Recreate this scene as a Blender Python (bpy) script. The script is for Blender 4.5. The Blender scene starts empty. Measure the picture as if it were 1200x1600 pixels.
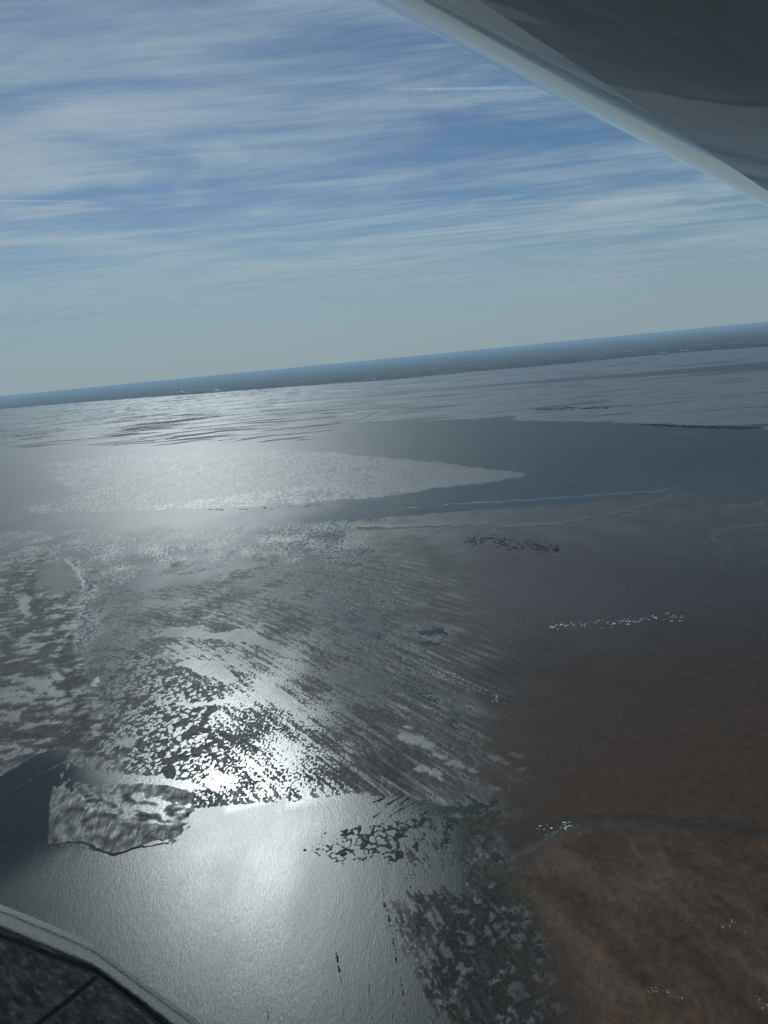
import bpy, bmesh, math, random
import numpy as np
from mathutils import Vector, Matrix

random.seed(7)
rng = np.random.default_rng(11)
SC = bpy.context.scene
COL = SC.collection

# ------------------------------------------------------------------ camera
H = 400.0                       # eye height above the water, metres
RE = 1.0e11                     # the surface is taken as level
F = 1150.0                      # focal length in pixels of a 1200 x 1600 frame
ROLL = math.atan(0.0973)
PITCH = math.radians(11.68)     # optical axis below the horizontal
cam_d = bpy.data.cameras.new('camera')
cam = bpy.data.objects.new('camera', cam_d)
COL.objects.link(cam)
SC.camera = cam
cam_d.sensor_fit = 'VERTICAL'
cam_d.sensor_height = 24.0
cam_d.lens = 24.0 * F / 1600.0
cam_d.clip_start = 0.05
cam_d.clip_end = 600000.0
fw = Vector((0, math.cos(PITCH), -math.sin(PITCH)))
up0 = Vector((0, math.sin(PITCH), math.cos(PITCH)))
rt0 = Vector((1, 0, 0))
RT = rt0 * math.cos(ROLL) + up0 * (-math.sin(ROLL))
UP = rt0 * math.sin(ROLL) + up0 * math.cos(ROLL)
# horizon climbs to the right in the picture: the image's right axis dips below the level
rot = Matrix((RT, UP, -fw)).transposed()
cam.matrix_world = Matrix.Translation((0, 0, H)) @ rot.to_4x4()

SC.render.engine = 'CYCLES'
SC.render.resolution_x, SC.render.resolution_y = 768, 1024
SC.view_settings.view_transform = 'Standard'
SC.view_settings.look = 'None'
SC.view_settings.exposure = -1.06
SC.view_settings.gamma = 1.0
SC.view_settings.use_curve_mapping = False
cy = SC.cycles
cy.max_bounces = 5
cy.diffuse_bounces = 2
cy.glossy_bounces = 3
cy.transmission_bounces = 2
cy.volume_bounces = 0
cy.transparent_max_bounces = 6
cy.use_denoising = True
cy.sample_clamp_direct = 0.0
cy.sample_clamp_indirect = 4.0
cy.caustics_reflective = False
cy.caustics_refractive = False

# ------------------------------------------------------------------ sky and sun
SUN_AZ = math.radians(-14.2)    # from the heading, clockwise
SUN_EL = math.radians(33.4)
sun_dir = Vector((math.sin(SUN_AZ) * math.cos(SUN_EL), math.cos(SUN_AZ) * math.cos(SUN_EL), math.sin(SUN_EL)))
sl = bpy.data.lights.new('sun', 'SUN')
sl.energy = 3.9
sl.angle = math.radians(0.53)
sl.color = (0.91, 1.0, 0.99)
so = bpy.data.objects.new('sun', sl)
COL.objects.link(so)
so.rotation_euler = sun_dir.to_track_quat('Z', 'Y').to_euler()
so.location = (0, 0, 900)

SKY_STRENGTH = 0.09
world = bpy.data.worlds.new('World')
SC.world = world
world.use_nodes = True
wn, wl = world.node_tree.nodes, world.node_tree.links
wn.clear()


class NT:
    """tiny node helper"""
    def __init__(self, tree):
        self.n, self.l = tree.nodes, tree.links

    def add(self, t, **kw):
        nd = self.n.new(t)
        for k, v in kw.items():
            setattr(nd, k, v)
        return nd

    def put(self, sock, v):
        if hasattr(v, 'is_output'):
            self.l.new(v, sock)
        elif v is not None:
            sock.default_value = v

    def math(self, op, a, b=None, c=None, clamp=False):
        nd = self.add('ShaderNodeMath', operation=op, use_clamp=clamp)
        self.put(nd.inputs[0], a)
        if b is not None:
            self.put(nd.inputs[1], b)
        if c is not None:
            self.put(nd.inputs[2], c)
        return nd.outputs[0]

    def vmath(self, op, a, b=None):
        nd = self.add('ShaderNodeVectorMath', operation=op)
        self.put(nd.inputs[0], a)
        if b is not None:
            self.put(nd.inputs[1], b)
        return nd.outputs[0]

    def noise(self, vec, scale, detail=4.0, rough=0.55, dist=0.0, dim='3D'):
        nd = self.add('ShaderNodeTexNoise', noise_dimensions=dim)
        self.put(nd.inputs['Vector'], vec)
        nd.inputs['Scale'].default_value = scale
        nd.inputs['Detail'].default_value = detail
        nd.inputs['Roughness'].default_value = rough
        nd.inputs['Distortion'].default_value = dist
        return nd.outputs[0]

    def ramp(self, v, a, b, lo=0.0, hi=1.0, kind='SMOOTHSTEP'):
        nd = self.add('ShaderNodeMapRange', interpolation_type=kind)
        self.put(nd.inputs[0], v)
        for i, q in enumerate((a, b, lo, hi)):
            self.put(nd.inputs[1 + i], q)
        return nd.outputs[0]

    def mix(self, f, a, b, blend='MIX'):
        nd = self.add('ShaderNodeMix', data_type='RGBA', blend_type=blend)
        self.put(nd.inputs[0], f)
        self.put(nd.inputs[6], a)
        self.put(nd.inputs[7], b)
        return nd.outputs[2]

    def mapping(self, vec, loc=(0, 0, 0), rotz=0.0, scale=(1, 1, 1)):
        nd = self.add('ShaderNodeMapping')
        self.put(nd.inputs[0], vec)
        nd.inputs[1].default_value = loc
        nd.inputs[2].default_value = (0, 0, rotz)
        nd.inputs[3].default_value = scale
        return nd.outputs[0]


W = NT(world.node_tree)
sky = W.add('ShaderNodeTexSky', sky_type='NISHITA')
sky.sun_disc = False
sky.sun_elevation = SUN_EL
sky.sun_rotation = SUN_AZ
sky.altitude = 400.0
sky.air_density = 1.0
sky.dust_density = 0.3
sky.ozone_density = 5.0
tc = W.add('ShaderNodeTexCoord')
sep = W.add('ShaderNodeSeparateXYZ')
wl.new(tc.outputs['Generated'], sep.inputs[0])
lowz = W.add('ShaderNodeCombineXYZ')
W.put(lowz.inputs[0], sep.outputs[0])
W.put(lowz.inputs[1], sep.outputs[1])
W.put(lowz.inputs[2], W.math('MAXIMUM', sep.outputs[2], 0.005))
W.put(sky.inputs[0], W.vmath('NORMALIZE', lowz.outputs[0]))
# a cirrus layer: the direction carried onto a level sheet overhead
zz = W.math('MAXIMUM', sep.outputs[2], 0.03)
comb = W.add('ShaderNodeCombineXYZ')
W.put(comb.inputs[0], W.math('DIVIDE', sep.outputs[0], zz))
W.put(comb.inputs[1], W.math('DIVIDE', sep.outputs[1], zz))
sheet = comb.outputs[0]
bend = W.add('ShaderNodeTexNoise')
W.put(bend.inputs['Vector'], W.mapping(sheet, (5.0, 2.0, 0), 0.0, (0.35, 0.35, 1)))
bend.inputs['Scale'].default_value = 1.0
bend.inputs['Detail'].default_value = 2.0
warp_ = W.add('ShaderNodeVectorMath', operation='MULTIPLY_ADD')
W.put(warp_.inputs[0], bend.outputs['Color'])
warp_.inputs[1].default_value = (0.5, 0.35, 0.0)
W.put(warp_.inputs[2], sheet)
sheet = warp_.outputs[0]
v1 = W.mapping(sheet, (0.3, 0.9, 0), math.radians(-7), (0.14, 1.25, 1))
st1 = W.noise(v1, 1.7, 9.0, 0.70, 0.5)
v2 = W.mapping(sheet, (3.1, 1.4, 2), math.radians(46), (0.30, 0.8, 1))
st2 = W.noise(v2, 1.3, 8.0, 0.64, 0.9)
v3 = W.mapping(sheet, (7.7, 4.1, 5), math.radians(-4), (0.3, 2.2, 1))
st3 = W.noise(v3, 2.2, 6.0, 0.65, 0.3)
big = W.noise(W.mapping(sheet, (1.9, 0.3, 9), 0.2, (0.5, 0.7, 1)), 0.6, 3.0, 0.5, 0.2)
c = W.math('ADD', W.math('MULTIPLY', st1, 0.42), W.math('MULTIPLY', st2, 0.42))
c = W.math('ADD', c, W.math('MULTIPLY', st3, 0.12))
st4 = W.noise(W.mapping(sheet, (2.2, 8.8, 3), math.radians(38), (0.55, 0.95, 1)), 1.4, 9.0, 0.62, 1.6)
c = W.math('ADD', W.math('MULTIPLY', c, 0.72), W.math('MULTIPLY', st4, 0.32))
c = W.math('ADD', c, W.math('MULTIPLY', W.math('SUBTRACT', big, 0.5), 0.35))
cover = W.ramp(c, 0.385, 0.62, 0.0, 0.84)
cover = W.math('MULTIPLY', cover, W.ramp(sep.outputs[2], 0.01, 0.09, 0.0, 1.0))
blue = W.mix(1.0, sky.outputs[0], (0.90, 1.03, 1.03, 1), 'MULTIPLY')
cloudcol = W.mix(cover, blue, (8.5, 10.5, 11.8, 1))
veil = W.ramp(sep.outputs[2], 0.0, 0.21, 0.86, 0.0)
cloudcol = W.mix(veil, cloudcol, (5.9, 8.0, 9.3, 1))
bg = W.add('ShaderNodeBackground')
W.put(bg.inputs[0], cloudcol)
bg.inputs[1].default_value = SKY_STRENGTH
wo = W.add('ShaderNodeOutputWorld')
wl.new(bg.outputs[0], wo.inputs[0])


# ------------------------------------------------------------------ geometry helpers
def drop(r):
    """how far the curved surface lies below the tangent plane at the nadir"""
    return -r * r / (2 * RE)


def ray(px, py):
    d = RT * (px - 600.0) + UP * (800.0 - py) + fw * F
    return d.normalized()


def dip_to_range(t):
    """ground range for a ray whose depression has tangent t"""
    disc = np.maximum(RE * RE * t * t - 2 * H * RE, 0.0)
    return RE * t - np.sqrt(disc)


def chart(px, py):
    """bearing and dip, in milli-units of F, of a sight line"""
    d = ray(px, py)
    az = math.atan2(d.x, d.y)
    dep = math.atan2(-d.z, math.hypot(d.x, d.y))
    return az * F, dep * F


def ground(px, py):
    """the point of the sea surface on a sight line"""
    d = ray(px, py)
    t = -d.z / math.hypot(d.x, d.y)
    r = float(dip_to_range(np.array([t]))[0])
    az = math.atan2(d.x, d.y)
    return Vector((r * math.sin(az), r * math.cos(az), drop(r)))


def mat(name):
    m = bpy.data.materials.new(name)
    m.use_nodes = True
    t = m.node_tree
    t.nodes.clear()
    n = NT(t)
    out = n.add('ShaderNodeOutputMaterial')
    b = n.add('ShaderNodeBsdfPrincipled')
    t.links.new(b.outputs[0], out.inputs[0])
    return m, n, b, out


def simple_mat(name, col, rough=0.6, spec=0.5, var=0.15, scale=0.5, bump=0.0):
    m, n, b, out = mat(name)
    tcx = n.add('ShaderNodeTexCoord').outputs['Object']
    nz = n.noise(tcx, scale, 4, 0.6)
    dark = tuple(x * (1 - var) for x in col) + (1,)
    lite = tuple(min(1, x * (1 + var)) for x in col) + (1,)
    n.put(b.inputs['Base Color'], n.mix(n.ramp(nz, 0.3, 0.7), dark, lite))
    b.inputs['Roughness'].default_value = rough
    b.inputs['Specular IOR Level'].default_value = spec
    if bump:
        bp = n.add('ShaderNodeBump')
        bp.inputs['Strength'].default_value = 1.0
        bp.inputs['Distance'].default_value = bump
        n.put(bp.inputs['Height'], nz)
        n.put(b.inputs['Normal'], bp.outputs[0])
    return m


def link(name, me, material=None, parent=None, smooth=True):
    o = bpy.data.objects.new(name, me)
    COL.objects.link(o)
    if material is not None:
        me.materials.append(material)
    if parent is not None:
        o.parent = parent
    if smooth:
        me.polygons.foreach_set('use_smooth', np.ones(len(me.polygons), dtype=bool))
    return o


def empty(name, loc=(0, 0, 0)):
    o = bpy.data.objects.new(name, None)
    o.location = loc
    COL.objects.link(o)
    return o


def tag(o, label=None, cat=None, group=None, kind=None):
    for k, v in (('label', label), ('category', cat), ('group', group), ('kind', kind)):
        if v:
            o[k] = v
    return o


def grid_mesh(name, V, rows, cols, wrap=False):
    me = bpy.data.meshes.new(name)
    me.vertices.add(len(V))
    me.vertices.foreach_set('co', np.ascontiguousarray(V, dtype=np.float32).ravel())
    i = np.arange(rows - 1)[:, None]
    j = np.arange(cols if wrap else cols - 1)[None, :]
    j2 = (j + 1) % cols
    q = np.stack([i * cols + j, i * cols + j2, (i + 1) * cols + j2, (i + 1) * cols + j], -1).reshape(-1, 4)
    me.loops.add(q.size)
    me.polygons.add(len(q))
    me.polygons.foreach_set('loop_start', np.arange(0, q.size, 4, dtype=np.int32))
    me.loops.foreach_set('vertex_index', q.ravel().astype(np.int32))
    me.update(calc_edges=True)
    return me


# ------------------------------------------------------------------ noise
f32 = np.float32
_P = np.random.default_rng(5).permutation(4096).astype(np.int32)
_P = np.concatenate([_P, _P])
_GA = (np.arange(4096) * (2 * math.pi / 4096)).astype(f32)
_GC, _GS = np.cos(_GA).astype(f32), np.sin(_GA).astype(f32)


def _hash(ix, iy, seed):
    return _P[((ix & 4095) + _P[((iy & 4095) + seed * 37) & 4095]) & 4095]


def perlin(x, y, seed=0):
    x0, y0 = np.floor(x), np.floor(y)
    fx, fy = (x - x0).astype(f32), (y - y0).astype(f32)
    x0, y0 = x0.astype(np.int32), y0.astype(np.int32)
    u = fx * fx * (3 - 2 * fx)
    v = fy * fy * (3 - 2 * fy)

    def g(dx, dy):
        h = _hash(x0 + dx, y0 + dy, seed)
        return _GC[h] * (fx - dx) + _GS[h] * (fy - dy)
    a = g(0, 0)
    a += u * (g(1, 0) - a)
    b = g(0, 1)
    b += u * (g(1, 1) - b)
    return (a + v * (b - a)) * f32(1.5)


def fbm(x, y, octv=4, seed=0, gain=0.55, lac=2.03):
    s, a, t = 0.0, 1.0, 0.0
    x, y = np.asarray(x, f32), np.asarray(y, f32)
    for k in range(octv):
        s = s + f32(a) * perlin(x, y, seed + 17 * k)
        t += a
        a *= gain
        x, y = x * f32(lac) + f32(3.7), y * f32(lac) - f32(1.9)
    return s / f32(t)


def cells(x, y, seed=0):
    """Worley: distance to the nearest and to the second nearest point, and the nearest cell's own number"""
    x0, y0 = np.floor(x).astype(np.int32), np.floor(y).astype(np.int32)
    d1 = np.full(x.shape, 9.0, f32)
    d2 = np.full(x.shape, 9.0, f32)
    idn = np.zeros(x.shape, f32)
    for dx in (-1, 0, 1):
        for dy in (-1, 0, 1):
            h = _hash(x0 + dx, y0 + dy, seed)
            h2 = _P[h]
            px = x0 + dx + h / f32(4096)
            py = y0 + dy + h2 / f32(4096)
            d = np.hypot(px - x, py - y).astype(f32)
            near = d < d1
            d2 = np.where(near, d1, np.minimum(d2, d))
            idn = np.where(near, _P[h2] / f32(4096), idn)
            d1 = np.where(near, d, d1)
    return d1, d2, idn


def sstep(a, b, x):
    t = np.clip((x - a) / (b - a), 0, 1)
    return t * t * (3 - 2 * t)


# ------------------------------------------------------------------ tidal flat: a survey grid around the eye point
fine = np.linspace(math.radians(-37), math.radians(37), 880)
left = np.linspace(-math.pi, math.radians(-37), 50)[:-1]
right = np.linspace(math.radians(37), math.pi, 50)[1:-1]
AZ1 = np.concatenate([left, fine, right])
dips = np.concatenate([np.radians(np.linspace(84, 50, 26))[:-1], np.radians(np.linspace(50, 5, 760))[:-1],
                       np.radians(np.linspace(5, 0.75, 290))])
R1 = dip_to_range(np.tan(dips))
ROWS, COLS = len(R1), len(AZ1)
AZ, RR = np.meshgrid(AZ1, R1)
AZ, RR = AZ.ravel(), RR.ravel()
DEP = np.repeat(dips, COLS)
GX, GY = (RR * np.sin(AZ)).astype(f32), (RR * np.cos(AZ)).astype(f32)
CX, CY = (AZ * F).astype(f32), (DEP * F).astype(f32)            # bearing and dip of every survey point
RR = RR.astype(f32)
N = len(GX)
ALL = np.arange(N)


def fb(i, sx, sy, octv, seed, a=0.0, b=0.0):
    """fractal noise at survey points i, sx by sy metres, sheared by a and b"""
    x, y = GX[i], GY[i]
    return fbm((x + a * y) / sx, (y + b * x) / sy, octv, seed)


# edges wander: bend the chart a little with noise before anything is drawn on it
far_ = sstep(9000, 1500, RR)
nr = sstep(2500, 700, RR)
WX = fb(ALL, 40, 70, 3, 3) * 11
WY = fb(ALL, 45, 80, 3, 5) * 6 * far_
q = np.nonzero(nr > 0)[0]
WX[q] += fb(q, 9, 14, 3, 4) * 4 * nr[q]
WY[q] += fb(q, 10, 16, 3, 6) * 2.4 * nr[q]


def seg_dist(px, py, a, b):
    vx, vy = f32(b[0] - a[0]), f32(b[1] - a[1])
    L = vx * vx + vy * vy + f32(1e-9)
    t = np.clip(((px - f32(a[0])) * vx + (py - f32(a[1])) * vy) / L, 0, 1)
    return np.sqrt((px - f32(a[0]) - t * vx) ** 2 + (py - f32(a[1]) - t * vy) ** 2), t


def _pick(P, m, warp):
    xs, ys = [p[0] for p in P], [p[1] for p in P]
    m = m + 22 * warp
    r0 = np.searchsorted(-dips * F, -(max(ys) + m))
    r1 = np.searchsorted(-dips * F, -(min(ys) - m))
    c0 = np.searchsorted(AZ1 * F, min(xs) - m)
    c1 = np.searchsorted(AZ1 * F, max(xs) + m)
    sel = (np.arange(r0, r1)[:, None] * COLS + np.arange(c0, c1)[None, :]).ravel()
    return sel, CX[sel] + f32(warp) * WX[sel], CY[sel] + f32(warp) * WY[sel]


def area(pts, soft=4.0, warp=1.0, rough=0.0, rs=(20, 30), seed=200):
    """(survey points, 0..1): 1 inside the outline (given by sight lines), 0 outside; rough frays the edge"""
    P = [chart(*p) for p in pts]
    sel, x, y = _pick(P, soft + rough * 0.8, warp)
    d = np.full(len(sel), 1e9, f32)
    ins = np.zeros(len(sel), dtype=bool)
    for k in range(len(P)):
        a, b = P[k], P[(k + 1) % len(P)]
        d = np.minimum(d, seg_dist(x, y, a, b)[0])
        cr = ((a[1] > y) != (b[1] > y)) & (x < (b[0] - a[0]) * (y - a[1]) / (b[1] - a[1] + 1e-12) + a[0])
        ins ^= cr
    d = np.where(ins, d, -d)
    if rough:
        d = d + rough * fb(sel, rs[0], rs[1], 4, seed)
    v = sstep(-soft, soft, d)
    k = v > 0
    return sel[k], v[k].astype(f32)


def stroke(pts, w0, w1=None, soft=1.5, warp=0.5):
    P = [chart(*p) for p in pts]
    w1 = w0 if w1 is None else w1
    sel, x, y = _pick(P, soft + max(w0, w1), warp)
    best = np.full(len(sel), 1e9, f32)
    n = len(P) - 1
    for k in range(n):
        d, t = seg_dist(x, y, P[k], P[k + 1])
        w = w0 + (w1 - w0) * (k + t) / n
        best = np.minimum(best, d - w * 0.5)
    v = sstep(soft, -soft, best)
    k = v > 0
    return sel[k], v[k].astype(f32)


def blob(x, y, a, b, tilt=0.0):
    return [(x + a * math.cos(q) * (1 + 0.25 * math.sin(3 * q + x)), y + b * math.sin(q) * (1 + 0.2 * math.cos(2 * q + y)) + tilt * a * math.cos(q))
            for q in np.linspace(0, 2 * math.pi, 12)[:-1]]


MUD = np.array((0.013, 0.0145, 0.015))
SAND = np.array((0.095, 0.098, 0.104))
BROWN = np.array((0.072, 0.040, 0.0235))  # brown sand plus the cabin's reflection in the window, as one colour
UMBER = np.array((0.031, 0.0205, 0.0170))  # mud colour with the brown cabin reflection painted in
WEED = np.array((0.012, 0.015, 0.010))
hgt = np.full(N, -1.2, f32)
soil = np.tile(MUD, (N, 1)).astype(f32)
gls = np.full(N, 0.45, f32)


def put(mask, h=None, s=None, g=None):
    i, v = mask
    if h is not None:
        hgt[i] += (h - hgt[i]) * v
    if s is not None:
        soil[i] += (s - soil[i]) * v[:, None]
    if g is not None:
        gls[i] += (g - gls[i]) * v


# --- far flats below the coast
mk = area([(-700, 705), (-300, 668), (0, 636), (300, 613), (600, 590), (900, 563), (1200, 538), (1700, 490), (1800, 640),
           (1200, 672), (1000, 663), (900, 660), (700, 657), (560, 660), (480, 690), (250, 698), (0, 700)], 3, 0.6)
i = mk[0]
sA, sB, sC = fb(i, 1500, 330, 5, 21, 0, 0.10), fb(i, 420, 100, 4, 22, 0, 0.14), fb(i, 700, 60, 3, 23, 0, 0.12)
bias = -0.02 + 0.30 * sstep(500, 850, CX[i] + 600)
hh = sA * 1.2 + sB * 0.6 + 0.4 * sC + bias
rs_ = sstep(350, 800, CX[i] + 600)
put(mk, hh * 1.3, SAND * 0.5 + SAND * 0.75 * rs_[:, None], np.clip(0.28 + 0.3 * rs_ + 1.1 * sC + 0.5 * sB, 0.05, 0.8))
# channel crossing the far flats
put(area([(540, 622), (700, 608), (800, 598), (900, 591), (1000, 583), (1200, 565), (1400, 545), (1400, 562), (1200, 577),
          (1050, 585), (900, 595), (760, 604), (640, 614), (560, 624)], 1.6, 0.3), -1.0)
put(area([(600, 604), (700, 597), (780, 593), (800, 595), (770, 599), (690, 603)], 1.0, 0.2), 0.5, SAND * 1.2, 0.6)
for pts in ([(0, 660), (110, 652), (250, 646), (380, 640)], [(130, 668), (260, 662), (400, 664), (520, 660)], [(20, 684), (160, 680), (300, 672), (420, 676)], [(505, 611), (570, 610)],
            [(430, 634), (520, 626), (620, 620), (760, 612)], [(860, 612), (1000, 602), (1200, 586)], [(700, 575), (860, 566), (960, 560)]):
    put(stroke(pts, 1.6, 1.2, 1.0, 1.0), 0.25, SAND * 0.9, 0.85)
for pts in ([(519, 655), (522, 650), (530, 647), (545, 643), (556, 644)], [(566, 656), (574, 652), (592, 644), (610, 638), (560, 640)]):
    put(stroke(pts, 4, 4, 1.2), -0.6)
    put(stroke([(x, y + 3) for x, y in pts], 1.6, 1.6, 0.8), 0.8, SAND * 1.2, 0.8)
mk = area([(-60, 660), (0, 652), (120, 640), (240, 632), (330, 640), (420, 640), (520, 640), (540, 668), (440, 690), (250, 696), (0, 698)], 12, 1)
i = mk[0]
wv = 420 * fb(i, 1600, 900, 3, 26)
sF = fbm(GX[i] / 800, (GY[i] + 0.08 * GX[i] + wv) / 95, 5, 24)
put(mk, 1.8 * sF + 0.02, MUD * 1.2 + SAND * 0.1, np.clip(0.62 - 4 * np.clip(sF - 0.02, 0, 0.12), 0, 1))
for pts, w in (([(240, 655), (300, 653), (340, 650), (385, 649)], 1.2), ([(215, 690), (260, 686), (330, 687), (400, 685)], 1.8), ([(120, 671), (200, 668)], 1.2)):
    i, v = stroke(pts, w, w * 0.5, 1.0, 1.2)
    put((i, v * sstep(-0.1, 0.2, fb(i, 160, 90, 3, 25))), 0.9, MUD * 0.7, 0.1)
# --- wide spit between the channels
mk = area([(60, 722), (200, 708), (330, 702), (450, 700), (600, 712), (740, 727), (790, 734), (812, 738), (822, 743), (812, 748), (780, 753), (680, 766),
           (560, 783), (440, 790), (320, 795), (200, 801), (60, 806), (20, 795), (110, 770), (70, 745)], 3.5, 0.6, 5, (120, 160))
i = mk[0]
rip = 1.2 * fb(i, 8, 30, 3, 31, 0.5) + 0.4 * fb(i, 90, 160, 3, 33)
put(mk, 0.00 + 0.50 * rip + 0.22 * sstep(400, 760, CX[i] + 600), SAND * 0.35 + SAND * 0.4 * sstep(400, 760, CX[i] + 600)[:, None], np.clip(0.72 - 0.45 * np.abs(rip), 0.2, 0.8))
put(area([(700, 734), (780, 735), (820, 742), (780, 750), (690, 760), (620, 768), (680, 750)], 3, 0.2), 0.30, SAND * 0.95, 0.7)
i, v = stroke([(310, 798), (400, 794), (480, 791), (560, 787)], 2.6, 1.2, 1.2, 0.8)
put((i, v * sstep(-0.25, 0.1, fb(i, 60, 40, 3, 34))), 0.6, MUD, 0.1)
# slender bar in front of the big channel
put(stroke([(540, 800), (600, 796), (760, 785), (900, 776), (1000, 769), (1050, 765)], 1.4, 3.0, 1.6, 0.6), 0.45, SAND * 0.95, 0.6)
# --- middle flats
mk = area([(-500, 835), (0, 829), (100, 826), (250, 827), (430, 818), (600, 808), (800, 794), (950, 783), (1060, 772), (1200, 768), (1700, 740),
           (1900, 1300), (1200, 1700), (800, 1700), (660, 1400), (720, 1330), (640, 1280), (560, 1242), (440, 1256), (300, 1264), (285, 1302), (180, 1334),
           (50, 1322), (-400, 1345)], 2.5, 0.6)
i = mk[0]
sD, sE = fb(i, 60, 110, 4, 41, 0.2, 0.1), fb(i, 5, 14, 4, 42, 0.4, 0)
put(mk, -0.02 + 0.25 * sD + 0.7 * sE, MUD * 1.25 + SAND * 0.10, 0.40 + 0.2 * sD)
mk = area([(560, 835), (700, 805), (900, 790), (1060, 778), (1300, 770), (1500, 900), (1300, 960), (1000, 930), (760, 920), (620, 890)], 30, 1, 30, (80, 130))
i = mk[0]
sD = fb(i, 70, 90, 5, 43, 0.2, 0.1)
put(mk, 0.45 + 0.3 * sD + 0.12 * fb(i, 10, 40, 2, 44, 0.5), SAND * 0.55, 0.36 + 0.4 * sD)
for pts, w in (([(1052, 776), (1020, 790), (960, 806), (880, 820), (780, 826)], 5), ([(1130, 795), (1190, 790), (1210, 805)], 4),
               ([(1270, 815), (1150, 828), (1108, 836), (1115, 848), (1140, 856), (1128, 872), (1126, 890)], 4),
               ([(560, 826), (640, 824), (760, 822)], 4)):
    put(stroke(pts, w, w * 0.6, 1.6), -0.15)
    put(stroke([(x, y - 4) for x, y in pts], 2.0, 1.3, 1.2, 0.8), 0.5, SAND * 0.9, 0.55)
# --- dark level mud right of the fan, its brown a painted window reflection
mk = area([(650, 905), (800, 870), (1000, 890), (1300, 930), (1500, 1300), (1200, 1330), (1000, 1300), (800, 1310), (765, 1230), (735, 1130),
           (690, 1020)], 34, 1.5, 40, (50, 90))
i = mk[0]
put(mk, 0.30 + 0.16 * fb(i, 55, 30, 5, 45, 0.2, 0.5) + 0.12 * fb(i, 5, 9, 3, 46), UMBER * (1 + 0.5 * fb(i, 12, 20, 4, 48, 0.3, 0.3) + 0.3 * fb(i, 60, 14, 4, 49, 0.2, 0.4))[:, None], 0.20 + 0.1 * fb(i, 120, 60, 3, 47, 0, 0.4))

put(area([(640, 880), (800, 850), (1000, 860), (1400, 880), (1400, 1010), (1000, 990), (720, 1000)], 60, 1.5, 40, (60, 90)), None, np.array((0.0300, 0.0275, 0.0320)), 0.3)

# --- fan of thin water films: streaks run down to the right and bend over at the top
mk = area([(150, 905), (300, 885), (480, 862), (660, 868), (840, 930), (880, 1050), (890, 1150), (880, 1245), (700, 1268), (560, 1242), (480, 1248),
           (385, 1258), (300, 1262), (280, 1240), (140, 1175), (110, 1060), (160, 980), (130, 920)], 26, 2, 55, (45, 80))
i = mk[0]
O = ground(600, 950)
px_, py_ = GX[i] - O.x, GY[i] - O.y
s_ = 0.57 * px_ - 0.82 * py_
t_ = 0.82 * px_ + 0.57 * py_ + 0.00056 * np.minimum(s_, 0) ** 2
fs = fbm(s_ / 110, t_ / 6.5, 5, 51, 0.7)
ff = 0.95 * fb(i, 2.4, 4.2, 3, 52) + 0.2 * fb(i, 7, 11, 3, 55)
ffs = fbm(s_ / 18, t_ / 3.0, 4, 54, 0.65)
fl = fb(i, 70, 90, 3, 53)
cx_, cy_ = CX[i] + 600, CY[i]
mk = (i, mk[1] * sstep(880, 560, cx_ - 0.15 * (cy_ - 460) + 60 * fl))
dark_right = sstep(430, 690, cx_ + 0.30 * (cy_ - 460) + 60 * fl)
near = sstep(360, 480, cy_) * (1 - 0.6 * dark_right)
hot = near * sstep(150, 40, np.abs(cx_ - 395 - 0.1 * (cy_ - 560)))
put(mk, (0.50 * fs + (0.55 - 0.35 * near) * ffs + 0.62 * near * ff + 0.32 * fl + 0.08 - 0.12 * hot + 0.10 * dark_right) * 0.7, MUD * 0.8 + SAND * 0.45 * (dark_right * sstep(0.0, 0.3, -fs - 0.15 * fl))[:, None], 0.22 + 0.25 * dark_right * sstep(0.0, 0.3, -fs))
# plates divided by dark cracks, lower left of the fan
mk = area([(130, 1010), (250, 1030), (330, 1090), (330, 1190), (270, 1235), (150, 1180), (110, 1100)], 24, 2, 40, (25, 40))
i = mk[0]
wa, wb = fb(i, 12, 12, 3, 61), fb(i, 12, 12, 3, 62)
e1, e2, eid = cells(GX[i] / 8 + wa, GY[i] / 11 + wb, 6)
put(mk, np.where(eid > 0.25 + 0.3 * wb, 0.26 - (e2 - e1) * 1.0, 0.24) + 0.4 * fb(i, 4, 5, 3, 63) + 0.15 * wa, MUD * 0.65, 0.25)
# bright films
for pts, sf in (([(232, 996), (270, 984), (300, 980), (318, 988), (345, 990), (385, 984), (420, 1000), (470, 1030), (440, 1022), (400, 1004), (335, 998), (290, 993)], 2),
                ([(272, 1037), (300, 1029), (340, 1038), (368, 1060), (352, 1070), (325, 1056), (290, 1042)], 2),
                ([(240, 1092), (290, 1098), (330, 1097), (365, 1090), (360, 1099), (300, 1104)], 1.5),
                ([(395, 1062), (430, 1074), (470, 1100), (458, 1112), (430, 1098), (410, 1078)], 3),
                ([(500, 1050), (530, 1050), (560, 1066), (590, 1082), (560, 1080), (520, 1062)], 3),
                ([(190, 918), (225, 898), (260, 905), (330, 890), (420, 880), (330, 900), (265, 913), (225, 924)], 2.5),
                ([(535, 968), (560, 963), (575, 970), (550, 974)], 1.5), ([(536, 976), (560, 980), (572, 990), (550, 984)], 1.5),
                ([(655, 1003), (668, 1000), (690, 1008), (672, 1010)], 1.5), ([(652, 984), (690, 988), (700, 993), (660, 990)], 1.5)):
    put(area(pts, sf, 0.8, 3, (8, 12)), -0.3)
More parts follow.
